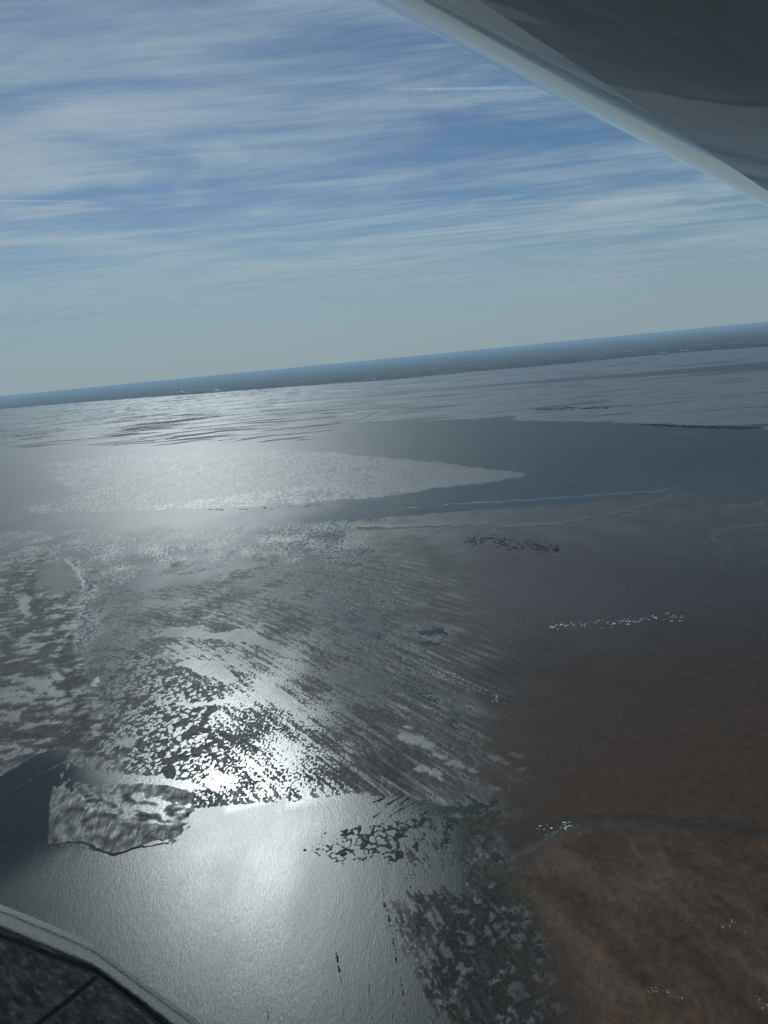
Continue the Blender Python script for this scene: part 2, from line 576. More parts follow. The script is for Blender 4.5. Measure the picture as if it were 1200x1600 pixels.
# small pale plates strewn over the dark mud
for x, y, a, b in ((645, 1156, 22, 9), (668, 1164, 14, 7), (690, 1181, 12, 5), (716, 1192, 14, 6), (660, 1203, 14, 5), (680, 1208, 14, 6), (742, 1203, 8, 3),
                   (775, 1184, 12, 4), (810, 1180, 14, 4), (776, 1233, 10, 3), (640, 1137, 8, 3), (690, 1218, 6, 3), (812, 1201, 6, 2), (790, 1192, 8, 3)):
    put(area(blob(x, y, a, b, 0.18), 1.5, 0.6, 4, (4, 6)), 0.35, SAND * 1.0, 0.6)

# --- creek bed on the left
mk = area([(-300, 860), (0, 880), (60, 862), (115, 880), (130, 930), (110, 1000), (150, 1080), (160, 1180), (60, 1200), (-200, 1210)], 14, 2, 16, (30, 40))
i = mk[0]
cb = 0.6 * fb(i, 30, 15, 4, 71) + 0.3 * fb(i, 90, 50, 2, 72) + 0.22 * fb(i, 4, 5, 3, 73)
pale = sstep(0.02, 0.10, cb)[:, None]
put(mk, 0.10 + 0.5 * np.abs(cb), MUD * 0.55 + (SAND * 0.42 - MUD * 0.55) * pale, 0.2 + 0.35 * pale[:, 0])
i, v = stroke([(70, 880), (50, 930), (90, 990), (110, 1040), (120, 1100), (125, 1160)], 16, 26, 14, 3)
put((i, v * sstep(-0.3, 0.3, fb(i, 20, 40, 4, 76) + 0.1)), 0.4, MUD * 0.9, 0.2)
put(area([(58, 888), (84, 876), (104, 880), (120, 902), (118, 926), (86, 930), (62, 918)], 7, 1.5), 0.12, MUD * 1.1, 0.3)
for pts in ([(24, 893), (14, 915), (10, 950)], [(48, 900), (42, 925), (52, 960), (70, 985)], [(-10, 1010), (40, 1022), (90, 1030)], [(0, 1052), (60, 1045), (105, 1060)], [(30, 1120), (80, 1112), (120, 1130)]):
    put(stroke(pts, 9, 6, 4, 2), 0.05, MUD * 0.5, 0.1)
put(stroke([(100, 875), (122, 895), (130, 918)], 4, 3, 2, 0.6), 0.5, SAND * 0.9, 0.6)
put(stroke([(-20, 905), (25, 892), (55, 882)], 3, 3, 1.2, 0.5), -0.3)
put(stroke([(-20, 872), (30, 856), (80, 846), (110, 838)], 3, 2, 1.2, 0.5), -0.3)
for x, y, a, b in ((90, 1080, 14, 8), (60, 1070, 22, 7), (20, 1085, 26, 6), (20, 1096, 28, 4), (85, 1060, 12, 5), (40, 945, 8, 18), (88, 1100, 10, 4), (200, 1160, 16, 9), (152, 1065, 6, 5)):
    put(area(blob(x, y, a, b), 2, 1, 4, (6, 9)), 0.3, SAND * 0.6, 0.6)

# --- bank with runnels above the lagoon, and the still dark pool beside it
mk = area([(78, 1232), (130, 1226), (240, 1222), (300, 1235), (305, 1262), (288, 1300), (235, 1320), (180, 1332), (120, 1318), (70, 1318)], 7, 2.0, 18, (10, 12))
i = mk[0]
rn = fb(i, 2.6, 22, 4, 81, 0.12)
put(mk, 0.28 + 0.22 * rn + 0.15 * fb(i, 22, 18, 3, 83), MUD * 1.1 + SAND * 0.05, np.clip(0.42 + 0.35 * rn + 0.5 * fb(i, 9, 14, 4, 84), 0.05, 0.8))
mk = area([(130, 1235), (270, 1245), (300, 1258), (296, 1285), (262, 1292), (190, 1278), (140, 1258)], 6, 1, 8, (10, 12))
i = mk[0]
ln_ = fb(i, 15, 11, 4, 82, 0.3, 0.2)
put(mk, 0.02 + 0.75 * ln_, MUD * 0.6, np.clip(0.5 - 0.8 * ln_, 0.05, 0.7))
put(area([(100, 1205), (200, 1212), (300, 1222), (320, 1232), (220, 1226), (120, 1222)], 3, 0.6), -0.25)
put(area([(-300, 1245), (0, 1215), (60, 1180), (110, 1170), (80, 1225), (72, 1318), (40, 1325), (-300, 1350)], 3, 0.5), -1.2)
put(stroke([(-60, 1275), (0, 1246), (60, 1212), (110, 1185), (150, 1168)], 1.6, 3, 1.6, 0.6), 0.3, MUD * 1.5, 0.35)
put(stroke([(-30, 1326), (50, 1320), (120, 1318), (180, 1333), (235, 1322), (262, 1316)], 1.2, 2.0, 1.2, 0.9), 0.8, WEED, 0.05)

# --- islands of cracked plates in the lagoon
mk = area([(470, 1330), (490, 1308), (540, 1290), (600, 1278), (680, 1274), (770, 1272), (800, 1285), (770, 1320), (710, 1345), (640, 1352), (560, 1354), (510, 1350)], 6, 1.2, 14, (14, 14))
i = mk[0]
e1, e2, eid = cells(GX[i] / 8.5 + 0.45 * GY[i] / 12 + fb(i, 9, 9, 3, 64) * 0.8, GY[i] / 10 + fb(i, 9, 9, 3, 65) * 0.8, 16)
put(mk, 0.27 - (e2 - e1) * 1.0 + 0.55 * fb(i, 22, 22, 2, 66) + 0.35 * fb(i, 3, 3.5, 3, 67), WEED * 1.3, 0.15)
mk = area([(560, 1243), (620, 1242), (700, 1262), (780, 1272), (680, 1274), (600, 1278), (540, 1288), (600, 1262)], 5, 1, 8, (14, 14))
i = mk[0]
put(mk, -0.3 + 0.9 * sstep(0.05, 0.5, fbm((GX[i] + 0.8 * GY[i]) / 30, (GX[i] * 0.8 - GY[i]) / 5, 4, 68)), WEED * 1.5, 0.1)
# --- weedy shallows right of the lagoon
mk = area([(640, 1385), (700, 1350), (790, 1325), (840, 1350), (860, 1420), (900, 1520), (940, 1700), (720, 1750), (690, 1600), (655, 1530), (640, 1460)], 60, 2.5, 80, (16, 30))
i = mk[0]
e1, e2, eid = cells(GX[i] / 7.5 + fb(i, 9, 9, 3, 68) * 1.0, GY[i] / 7 + fb(i, 9, 9, 3, 69) * 1.0, 26)
wf = 0.5 * fb(i, 4, 26, 4, 70, 0.35, -0.3) + 0.25 * fb(i, 2.5, 3.5, 2, 74) + 0.25 * fb(i, 40, 40, 2, 75)
pale = (sstep(0.02, 0.26, np.where(eid > 0.7, (e2 - e1) * 0.9 - 0.12 + wf, 0.7 * wf - 0.02)))[:, None]
hgt[i] = np.where(mk[1] > 0.02, np.maximum(hgt[i] * (mk[1] < 0.12), -0.9 + 0 * wf) * (1 - sstep(0.02, 0.12, mk[1])) + sstep(0.02, 0.12, mk[1]) * (-0.20 + 0.34 * mk[1] + 0.9 * wf), hgt[i])
put(mk, None, WEED * 0.9 + (SAND * 0.42 - WEED * 0.9) * pale, 0.1 + 0.3 * pale[:, 0])
for pl_, sf in (([(700, 1268), (830, 1255), (845, 1330), (800, 1352), (745, 1345)], 14), ([(830, 1345), (900, 1350), (980, 1750), (880, 1750), (825, 1450)], 24)):
    mk = area(pl_, sf, 1.5, 16, (12, 18))
    i = mk[0]
    hgt[i] = np.maximum(hgt[i], -1.0 + mk[1] * (1.12 + 0.25 * fb(i, 8, 8, 4, 98)))
# soft brown around the bank: cabin reflection painted into the soil colour
put(area([(790, 1180), (950, 1090), (1150, 1040), (1500, 1000), (1700, 1700), (900, 1750), (830, 1400)], 120, 1.5, 60, (40, 60)), None, BROWN * 0.72, 0.16)
# --- rippled brown sand bank, lower right; window reflection mixed into its own brown
mk = area([(800, 1345), (840, 1312), (900, 1294), (980, 1286), (1060, 1294), (1140, 1312), (1300, 1330), (1700, 1500), (1700, 1800), (950, 1800), (925, 1600), (885, 1500),
           (845, 1420), (815, 1380)], 30, 1.5, 34, (12, 20))
i = mk[0]
sw = fb(i, 30, 60, 4, 91, 0.5, -0.5)
put(mk, 0.50 + 0.45 * sw + 0.34 * fb(i, 2.4, 3.6, 3, 92, 0.3), BROWN * (1 + 0.7 * sw + 0.3 * fb(i, 5, 7, 3, 94))[:, None], 0.20 + 0.25 * sw)
put(stroke([(800, 1345), (835, 1322), (870, 1305), (920, 1295), (980, 1290), (1050, 1298), (1110, 1315)], 9, 4, 6, 1.2), 0.7, UMBER * 1.15, 0.40)
put(stroke([(985, 1315), (1000, 1335), (1025, 1360), (1040, 1375)], 3, 3, 2, 0.8), 0.8, BROWN * 1.15, 0.3)
mk = area([(780, 1296), (830, 1274), (900, 1270), (1060, 1276), (1200, 1296), (1200, 1312), (1060, 1294), (980, 1286), (900, 1294), (850, 1308), (800, 1335)], 6, 1, 8, (14, 14))
i = mk[0]
put(mk, 0.32 + 0.4 * fb(i, 10, 8, 4, 93), UMBER * (1 + 1.2 * fb(i, 10, 8, 4, 93))[:, None], 0.2)

# --- lagoon runnels: dark slits at the bottom of the frame
for pts, w in (([(598, 1385), (610, 1440), (622, 1510), (636, 1570), (645, 1640)], 2.2), ([(523, 1490), (526, 1518)], 5), ([(526, 1518), (536, 1560), (540, 1640)], 2.0),
               ([(575, 1500), (580, 1540), (588, 1640)], 2.0), ([(556, 1510), (562, 1560), (566, 1640)], 1.6), ([(410, 1555), (413, 1595)], 2.0),
               ([(490, 1540), (496, 1640)], 1.6), ([(610, 1520), (622, 1640)], 1.6)):
    i, v = stroke(pts, w, w * 1.3, 1.0, 1.2)
    put((i, v * sstep(-0.2, 0.1, fb(i, 6, 4, 2, 97))), 0.5, WEED, 0.05)

# --- reclaimed fields behind the dike, lower left
mk = area([(-400, 1300), (-100, 1400), (0, 1440), (155, 1510), (300, 1615), (400, 1720), (-400, 1900)], 3, 0)
i = mk[0]
fn = 1.5 * fb(i, 26, 7, 4, 95, -0.6, 0.9) + 0.9 * sstep(0.1, 0.4, fb(i, 9, 4, 4, 96, -0.6, 0.9))
put(mk, 1.6 + 0.35 * fn, MUD * 0.6, np.clip(0.12 + 0.25 * fn, 0, 0.3))
for pts, w in (([(-200, 1368), (0, 1468), (80, 1498), (155, 1523), (210, 1568), (262, 1612), (330, 1680)], 6.5), ([(157, 1525), (110, 1565), (50, 1612), (-40, 1680)], 4.5)):
    put(stroke(pts, w, w, 1.8, 0.15), 0.1, WEED * 0.12, 0.0)

# a wet rim: mud just clear of the water is soaked and shines
rim = np.exp(-np.clip(hgt, 0, 9) / 0.16) * (RR < 2500)
gls = np.clip(gls + 0.25 * rim, 0, 0.85)

Z = hgt * np.where(RR > 2500, 1.0 + (RR - 2500) / 4000, 1.0) + drop(RR)
me = grid_mesh('tidal_flat', np.stack([GX, GY, Z], 1), ROWS, COLS, wrap=True)
at = me.color_attributes.new('soil', 'FLOAT_COLOR', 'POINT')
at.data.foreach_set('color', np.concatenate([np.clip(soil, 0, 1), np.ones((N, 1))], 1).astype(np.float32).ravel())
at = me.attributes.new('gloss', 'FLOAT', 'POINT')
at.data.foreach_set('value', np.clip(gls, 0, 1).astype(np.float32))

m, n, b, out = mat('wet sediment')
pos = n.add('ShaderNodeNewGeometry').outputs['Position']
sa = n.add('ShaderNodeAttribute', attribute_name='soil')
ga = n.add('ShaderNodeAttribute', attribute_name='gloss')
n1 = n.noise(n.mapping(pos, scale=(0.16, 0.10, 0)), 1.0, 6, 0.62)
n2 = n.noise(n.mapping(pos, scale=(0.55, 0.40, 0)), 1.0, 3, 0.6, 0.4)
colr = n.mix(n.ramp(n1, 0.25, 0.75), n.mix(1.0, sa.outputs['Color'], (0.6, 0.6, 0.6, 1), 'MULTIPLY'), n.mix(1.0, sa.outputs['Color'], (1.35, 1.35, 1.35, 1), 'MULTIPLY'))
n.put(b.inputs['Base Color'], colr)
rgh = n.math('SUBTRACT', 0.86, n.math('MULTIPLY', ga.outputs['Fac'], 0.55))
rgh = n.math('ADD', rgh, n.math('MULTIPLY', n.math('SUBTRACT', n1, 0.5), 0.35), clamp=True)
n.put(b.inputs['Roughness'], rgh)
n.put(b.inputs['Specular IOR Level'], n.math('ADD', 0.06, n.math('MULTIPLY', ga.outputs['Fac'], 0.62)))
bp = n.add('ShaderNodeBump')
bp.inputs['Strength'].default_value = 0.7
bp.inputs['Distance'].default_value = 0.5
n.put(bp.inputs['Height'], n.math('ADD', n.math('MULTIPLY', n1, 1.0), n.math('MULTIPLY', n2, 0.6)))
n.put(b.inputs['Normal'], bp.outputs[0])
flat = tag(link('tidal_flat', me, m), 'grey brown tidal mudflats and sandbanks laid bare by the tide', None, None, 'structure')

# ------------------------------------------------------------------ sea surface
az2 = np.linspace(-math.pi, math.pi, 361)[:-1]
dip2 = np.concatenate([np.radians(np.linspace(89.5, 5, 120))[:-1], np.radians(np.linspace(5, 0.9, 130))[:-1], np.radians(np.linspace(0.9, 0.12, 60))])
r2 = dip_to_range(np.tan(dip2))
A2, Q2 = np.meshgrid(az2, r2)
A2, Q2 = A2.ravel(), Q2.ravel()
me = grid_mesh('sea', np.stack([Q2 * np.sin(A2), Q2 * np.cos(A2), drop(Q2)], 1), len(r2), len(az2), wrap=True)
chop = np.full(len(Q2), 0.0)
chop = sstep(1500, 2600, Q2)
lag = [(q.x, q.y) for q in (ground(*p) for p in ((-300, 1345), (180, 1325), (300, 1262), (560, 1243), (720, 1290), (720, 1600), (-300, 1900)))]
sx_, sy_ = Q2 * np.sin(A2), Q2 * np.cos(A2)
ins = np.zeros(len(Q2), dtype=bool)
for k in range(len(lag)):
    a_, b_ = lag[k], lag[(k + 1) % len(lag)]
    ins ^= ((a_[1] > sy_) != (b_[1] > sy_)) & (sx_ < (b_[0] - a_[0]) * (sy_ - a_[1]) / (b_[1] - a_[1] + 1e-9) + a_[0])
chop = np.maximum(chop, ins * 0.40)
for gx_, gy_, rr_, c_ in ((0, 1270, 90, -0.7), (-40, 1300, 110, -0.7), (40, 1220, 55, -0.7)):     # sheltered pool beside the bank
    g_ = ground(gx_, gy_)
    d_ = np.hypot(sx_ - g_.x, sy_ - g_.y)
    chop = chop + (c_ - chop) * sstep(rr_ * 1.2, rr_ * 0.4, d_)
at = me.attributes.new('chop', 'FLOAT', 'POINT')
at.data.foreach_set('value', chop.astype(np.float32))
m, n, b, out = mat('tidal water')
pos = n.add('ShaderNodeNewGeometry').outputs['Position']
b.inputs['Base Color'].default_value = (0.013, 0.019, 0.020, 1)
b.inputs['IOR'].default_value = 1.33
patch = n.noise(n.mapping(pos, scale=(0.006, 0.004, 0)), 1.0, 4, 0.6, 0.6)
ch = n.add('ShaderNodeAttribute', attribute_name='chop').outputs['Fac']
n.put(b.inputs['Roughness'], n.math('ADD', n.math('ADD', n.ramp(patch, 0.35, 0.65, 0.215, 0.265), n.ramp(n.noise(n.mapping(pos, rotz=-0.1, scale=(0.11, 0.012, 0)), 1.0, 4, 0.6, 0.3), 0.3, 0.7, 0.0, 0.004)), n.math('MULTIPLY', ch, 0.21)))
w1 = n.noise(n.mapping(pos, rotz=-0.06, scale=(0.75, 0.20, 0)), 1.0, 5, 0.75, 0.5)
w2 = n.noise(n.mapping(pos, rotz=-0.5, scale=(0.10, 0.045, 0)), 1.0, 3, 0.6, 0.5)
bp = n.add('ShaderNodeBump')
bp.inputs['Strength'].default_value = 0.8
bp.inputs['Distance'].default_value = 0.13
n.put(bp.inputs['Height'], n.math('ADD', w1, n.math('MULTIPLY', w2, 0.8)))
n.put(b.inputs['Normal'], bp.outputs[0])
sea = tag(link('sea', me, m), 'shallow tidal water glittering under the sun', None, None, 'structure')

# ------------------------------------------------------------------ far land
cpts = [(-900, 716), (-450, 676), (0, 639.5), (150, 627), (300, 616.5), (450, 605), (600, 594.5), (750, 581), (900, 567), (1050, 552.5), (1200, 542), (1600, 505), (2100, 455)]
cw = [ground(*p) for p in cpts]
ca = np.array([math.atan2(p.x, p.y) for p in cw])
cr = np.array([math.hypot(p.x, p.y) for p in cw])
az3 = np.linspace(ca[0], ca[-1], 260)
base = np.interp(az3, ca, cr) * (1 + 0.012 * fbm(az3 * 60, az3 * 0, 4, 101))
steps = np.concatenate([[0, 0.0015, 0.004], np.geomspace(0.01, 1.0, 60)])
FARR = 190000.0
RL = base[None, :] + (FARR - base[None, :]) * steps[:, None]
AL = np.tile(az3, (len(steps), 1))
lx, ly = RL * np.sin(AL), RL * np.cos(AL)
lz = 1.5 + 5.0 * sstep(0.0, 0.0015, steps)[:, None] - 3.5 * sstep(0.0015, 0.004, steps)[:, None] + 6 * sstep(0.05, 0.4, steps)[:, None] * (1 + fbm(lx / 4000, ly / 4000, 3, 103))
lz = lz + drop(RL)
lz[0] -= 3
me = grid_mesh('land', np.stack([lx, ly, lz], -1).reshape(-1, 3), len(steps), len(az3))
m, n, b, out = mat('farmland')
pos = n.add('ShaderNodeNewGeometry').outputs['Position']
vor = n.add('ShaderNodeTexVoronoi', feature='F1')
n.put(vor.inputs['Vector'], n.mapping(pos, rotz=0.25, scale=(1 / 700, 1 / 1300, 0)))
vor.inputs['Scale'].default_value = 1.0
cr_ = n.add('ShaderNodeValToRGB')
cr_.color_ramp.interpolation = 'CONSTANT'
els = cr_.color_ramp.elements
cols_ = [(0.020, 0.030, 0.022), (0.065, 0.085, 0.048), (0.030, 0.032, 0.030), (0.022, 0.036, 0.024), (0.090, 0.088, 0.064), (0.030, 0.046, 0.028)]
els[0].color = cols_[0] + (1,)
els[1].position, els[1].color = 0.18, cols_[1] + (1,)
for i in range(2, 6):
    e = els.new(i * 0.165)
    e.color = cols_[i] + (1,)
sx = n.add('ShaderNodeSeparateColor')
n.put(sx.inputs[0], vor.outputs['Color'])
n.put(cr_.inputs[0], sx.outputs[0])
wood = n.ramp(n.noise(n.mapping(pos, scale=(1 / 1500, 1 / 1500, 0)), 1.0, 5, 0.6), 0.50, 0.58)
n.put(b.inputs['Base Color'], n.mix(wood, cr_.outputs[0], (0.028, 0.038, 0.026, 1)))
b.inputs['Roughness'].default_value = 0.9
b.inputs['Specular IOR Level'].default_value = 0.1
land = tag(link('land', me, m), 'low green farmland along the far horizon', None, None, 'structure')


def land_point(px, py):
    """a point of the land on a sight line that meets it"""
    p = ground(px, py)
    r = math.hypot(p.x, p.y)
    return Vector((p.x, p.y, drop(r) + 3.0))


# ------------------------------------------------------------------ stone dike, lower left
dike_m, n, b, out = mat('dike stone')
pos = n.add('ShaderNodeNewGeometry').outputs['Position']
z1 = n.noise(n.mapping(pos, scale=(0.9, 0.9, 0.9)), 1.0, 5, 0.65)
n.put(b.inputs['Base Color'], n.mix(n.ramp(z1, 0.3, 0.7), (0.035, 0.038, 0.038, 1), (0.15, 0.155, 0.155, 1)))
b.inputs['Roughness'].default_value = 0.62
b.inputs['Specular IOR Level'].default_value = 0.4
bp = n.add('ShaderNodeBump')
bp.inputs['Strength'].default_value = 0.8
bp.inputs['Distance'].default_value = 0.4
n.put(bp.inputs['Height'], z1)
n.put(b.inputs['Normal'], bp.outputs[0])
path = [ground(*p) for p in ((-300, 1310), (-150, 1372), (0, 1431), (60, 1456), (110, 1477), (150, 1496), (172, 1513), (225, 1552), (290, 1600), (400, 1690))]
wid = [10, 10, 10, 10, 9.5, 8, 6.0, 6.0, 6.5, 7.0]
pts, ws = [], []
for k in range(len(path) - 1):
    L = (path[k + 1] - path[k]).length
    m_ = max(2, int(L / 1.0))
    for q in range(m_):
        f = q / m_
        pts.append(path[k].lerp(path[k + 1], f))
        ws.append(wid[k] + (wid[k + 1] - wid[k]) * f)
prof = [(-1.0, -0.8), (-0.98, 0.1), (-0.95, 1.5), (-0.90, 2.5), (-0.80, 2.7), (-0.6, 2.6), (-0.4, 2.45), (-0.2, 2.3), (0.0, 2.2), (0.14, 2.15), (0.22, 2.6), (0.32, 2.6), (0.40, 1.7), (0.5, 1.3), (0.62, 0.8), (0.75, 0.4), (0.9, 0.0), (1.0, -0.8)]
V = []
for k, p in enumerate(pts):
    d = (pts[min(k + 3, len(pts) - 1)] - pts[max(k - 3, 0)]).normalized()
    nrm = Vector((-d.y, d.x, 0))            # towards the water
    for o_, z_ in prof:
        q = p + nrm * (o_ * ws[k])
        V.append((q.x, q.y, z_ + drop(math.hypot(q.x, q.y))))
V = np.array(V)
rub = fbm(V[:, 0] / 2.2, V[:, 1] / 2.2, 3, 111)
V[:, 2] += rub * 0.45
V[:, 0] += fbm(V[:, 0] / 6, V[:, 1] / 6, 3, 112) * 1.2
me = grid_mesh('stone_dike', V, len(pts), len(prof))
dk = tag(link('stone_dike', me, dike_m), 'long grey stone dike between the lagoon and the dark fields, lower left corner', 'dike')

# ------------------------------------------------------------------ mussel beds: dark clumps standing on the flats
bed_m = simple_mat('dark mussels', (0.012, 0.012, 0.011), 0.8, 0.15, 0.4, 0.3)


def outward(me):
    b_ = bmesh.new()
    b_.from_mesh(me)
    bmesh.ops.recalc_face_normals(b_, faces=b_.faces)
    b_.to_mesh(me)
    b_.free()
    return me


def clump_mesh(name, spots):
    """many low irregular mounds joined; spots = (x, y, half width x, half width y, height)"""
    vs, fs_ = [], []
    for x, y, a, b2, h in spots:
        z0 = drop(math.hypot(x, y)) - 0.4
        k = len(vs)
        nseg = 7
        ph = random.random() * 6.28
        for ring, (rr, zf) in enumerate(((1.0, 0.0), (0.72, 0.75))):
            for j in range(nseg):
                w_ = ph + j * 2 * math.pi / nseg
                jit = random.uniform(0.75, 1.2)
                vs.append((x + a * rr * jit * math.cos(w_), y + b2 * rr * jit * math.sin(w_), z0 + (h + 0.4) * zf))
        vs.append((x, y, z0 + h + 0.4))
        for j in range(nseg):
            j2 = (j + 1) % nseg
            fs_.append((k + j, k + j2, k + nseg + j2, k + nseg + j))
            fs_.append((k + nseg + j, k + nseg + j2, k + 2 * nseg))
    me = bpy.data.meshes.new(name)
    me.from_pydata(vs, [], fs_)
    return me


def bed(line, spread, count, size, h, label, mtl=bed_m, name='mussel_bed', cat='mussel bed', kind=None):
    sp = []
    for _ in range(count):
        f = random.random() ** 0.9 * (len(line) - 1)
        k = min(int(f), len(line) - 2)
        f -= k
        px = line[k][0] + (line[k + 1][0] - line[k][0]) * f
        py = line[k][1] + (line[k + 1][1] - line[k][1]) * f
        g = ground(px, py + random.gauss(0, 1) * spread * 1.4)
        r = math.hypot(g.x, g.y)
        q = random.uniform(0.5, 1.3) * size
        sp.append((g.x + random.gauss(0, size), g.y, q * random.uniform(1.0, 2.4), q * random.uniform(0.8, 1.6), h * random.uniform(0.6, 1.3)))
    o = link(name, clump_mesh(name, sp), mtl, smooth=False)
    tag(o, label, cat, None, kind or 'stuff')
    return o


bed([(838, 640), (870, 639), (905, 638), (950, 638)], 0.8, 90, 12, 2.2, 'long black mussel bed on the pale far flats beyond the wide channel')
bed([(1010, 663), (1060, 666), (1100, 667), (1140, 668), (1180, 669)], 0.5, 150, 11, 2.2, 'thin black mussel bed along the far bank of the wide channel')
bed([(727, 847), (745, 845), (768, 843), (790, 852), (820, 853), (850, 857), (875, 856)], 3.0, 240, 2.6, 1.2, 'ragged dark mussel bed on the grey flats in the middle distance')
bed([(940, 864), (955, 865), (975, 867)], 0.8, 16, 2.4, 0.6, 'tiny dark mussel bed right of the ragged one on the grey flats')
bed([(1060, 985), (1110, 978), (1160, 990), (1215, 1000)], 14, 190, 1.1, 0.5, 'scattered black mussel clumps on dark mud near the right edge')
bed([(110, 646), (150, 642), (190, 639), (220, 637)], 2.2, 90, 14, 2.0, 'streaky dark mussel bed near the far shore, left of the sun glitter')
bed([(-20, 676), (30, 673), (70, 668)], 0.9, 40, 10, 1.8, 'short dark mussel bed at the left edge of the far flats')

# ------------------------------------------------------------------ foam
foam_m = simple_mat('foam', (0.75, 0.78, 0.78), 0.5, 0.5, 0.08, 2.0)
for line, spread, cnt, size, label in (
        ([(858, 980), (905, 974), (955, 973), (1000, 971)], 2.0, 80, 1.2, 'line of white foam flecks across the dark mud, right of centre'),
        ([(1000, 970), (1040, 964), (1070, 966)], 3.0, 28, 1.3, 'few white foam flecks above the black mussel clumps'),
        ([(630, 1030), (665, 1042), (700, 1055), (740, 1075), (790, 1100)], 3.0, 90, 0.7, 'slanting line of white foam flecks right of the streaked fan'),
        ([(1070, 1440), (1110, 1446), (1150, 1448), (1190, 1454)], 4.0, 150, 0.36, 'band of fine white foam specks on the brown sandbank'),
        ([(1138, 1484), (1165, 1490)], 2.5, 44, 0.38, 'small white foam patch on the brown sandbank near the right edge'),
        ([(1003, 1553), (1025, 1548), (1050, 1554), (1070, 1562)], 2.2, 130, 0.42, 'curved white foam streak at the bottom of the brown sandbank'),
        ([(1183, 1565), (1200, 1578)], 3, 60, 0.42, 'white foam patch in the lower right corner'),
        ([(842, 1296), (870, 1292), (890, 1290)], 2, 26, 0.9, 'white foam curls on the crest of the brown sandbank'),
        ([(850, 1312), (880, 1302), (905, 1296)], 3.5, 130, 0.45, 'sprinkled white foam just below the sandbank crest')):
    bed(line, spread, cnt, size, 0.5, label, foam_m, 'foam', 'foam', 'stuff')

# ------------------------------------------------------------------ wind turbines on the far land
tur_m = simple_mat('turbine paint', (0.07, 0.075, 0.08), 0.6, 0.3, 0.05, 0.02)


def lathe(rings, seg=10):
    """rings = (centre, radius, axis frame x, y)"""
    vs, fc = [], []
    for c_, r_, ax, ay in rings:
        for j in range(seg):
            w_ = 2 * math.pi * j / seg
            vs.append(tuple(c_ + ax * (r_ * math.cos(w_)) + ay * (r_ * math.sin(w_))))
    for k in range(len(rings) - 1):
        for j in range(seg):
            j2 = (j + 1) % seg
            fc.append((k * seg + j, k * seg + j2, (k + 1) * seg + j2, (k + 1) * seg + j))
    fc.append(tuple(range(seg - 1, -1, -1)))
    fc.append(tuple(range((len(rings) - 1) * seg, len(rings) * seg)))
    me = bpy.data.meshes.new('part')
    me.from_pydata(vs, [], fc)
    return outward(me)


X_, Y_, Z_ = Vector((1, 0, 0)), Vector((0, 1, 0)), Vector((0, 0, 1))
tower_me = lathe([(Z_ * z, r, X_, Y_) for z, r in ((0, 5.0), (40, 4.2), (80, 3.4), (118, 2.6))])
nac_me = lathe([(Z_ * 120 + Y_ * y, r, X_, Z_) for y, r in ((-7, 1.6), (-6, 2.8), (0, 3.2), (6, 2.8), (8, 1.8))])
hub_me = lathe([(Z_ * 120 + Y_ * y, r, X_, Z_) for y, r in ((-11, 0.4), (-10, 1.6), (-8.5, 2.3), (-7, 2.3))])
blade_me = lathe([(Z_ * z + X_ * o_, r, X_, Y_ * 0.3) for z, r, o_ in ((1, 1.4, 0), (6, 1.8, 0.2), (14, 3.0, 0.9), (30, 2.3, 0.6), (48, 1.5, 0.3), (60, 0.7, 0.1), (63, 0.15, 0))])


def turbine(px, py, sc, turn, label):
    g = land_point(px, py)
    e = empty('wind_turbine', g)
    e.scale = (sc, sc, sc)
    e.rotation_euler = (0, 0, turn)
    for nm, me_ in (('tower', tower_me), ('nacelle', nac_me), ('hub', hub_me)):
        o = bpy.data.objects.new(nm, me_)
        COL.objects.link(o)
        o.parent = e
        hub = o
    ph = random.random() * 2.1
    for k in range(3):
        o = bpy.data.objects.new('rotor_blade', blade_me)
        COL.objects.link(o)
        o.parent = hub
        o.location = (0, -8.8, 120)
        o.rotation_euler = (0, ph + k * 2 * math.pi / 3, 0)
    tag(e, label, 'wind turbine', 'wind turbines on the far shore')


for me_ in (tower_me, nac_me, hub_me, blade_me):
    me_.materials.append(tur_m)
ORD = ['first', 'second', 'third', 'fourth', 'fifth', 'sixth', 'seventh', 'eighth', 'ninth', 'tenth', 'eleventh', 'twelfth', 'thirteenth', 'fourteenth', 'fifteenth', 'sixteenth']
spots = [(x, 620.5 - 0.0973 * x + d, sc) for x, d, sc in ((65, 14, 1.0), (78, 13, 1.2), (98, 13.5, 1.2), (103, 12, 1.2), (162, 12, 1.2), (198, 12, 1.2), (433, 9.5, 1.3), (450, 9, 1.4), (457, 9, 1.5), (472, 9.5, 1.4),
         (495, 9, 1.4), (515, 9, 1.5), (521, 9.5, 1.4), (527, 9, 1.5), (548, 9.5, 1.4), (587, 9.5, 1.6))]
for k, (x, y, sc) in enumerate(spots):
    turbine(x, y, sc, random.uniform(-0.5, 0.5), 'tiny slender wind turbine on the hazy horizon, %s from the left' % ORD[k])

# ------------------------------------------------------------------ farm sheds and trees on the far land
wall_m = simple_mat('pale wall', (0.45, 0.45, 0.43), 0.8, 0.3, 0.1, 0.05)
roof_m = simple_mat('pale metal roof', (0.75, 0.77, 0.78), 0.45, 0.6, 0.06, 0.05)


def box_mesh(L, Wd, h):
    me = bpy.data.meshes.new('wall')
    x, y = L / 2, Wd / 2
    me.from_pydata([(-x, -y, -2), (x, -y, -2), (x, y, -2), (-x, y, -2), (-x, -y, h), (x, -y, h), (x, y, h), (-x, y, h)], [],
                   [(0, 3, 2, 1), (0, 1, 5, 4), (1, 2, 6, 5), (2, 3, 7, 6), (3, 0, 4, 7), (4, 5, 6, 7)])
    me.materials.append(wall_m)
    return me


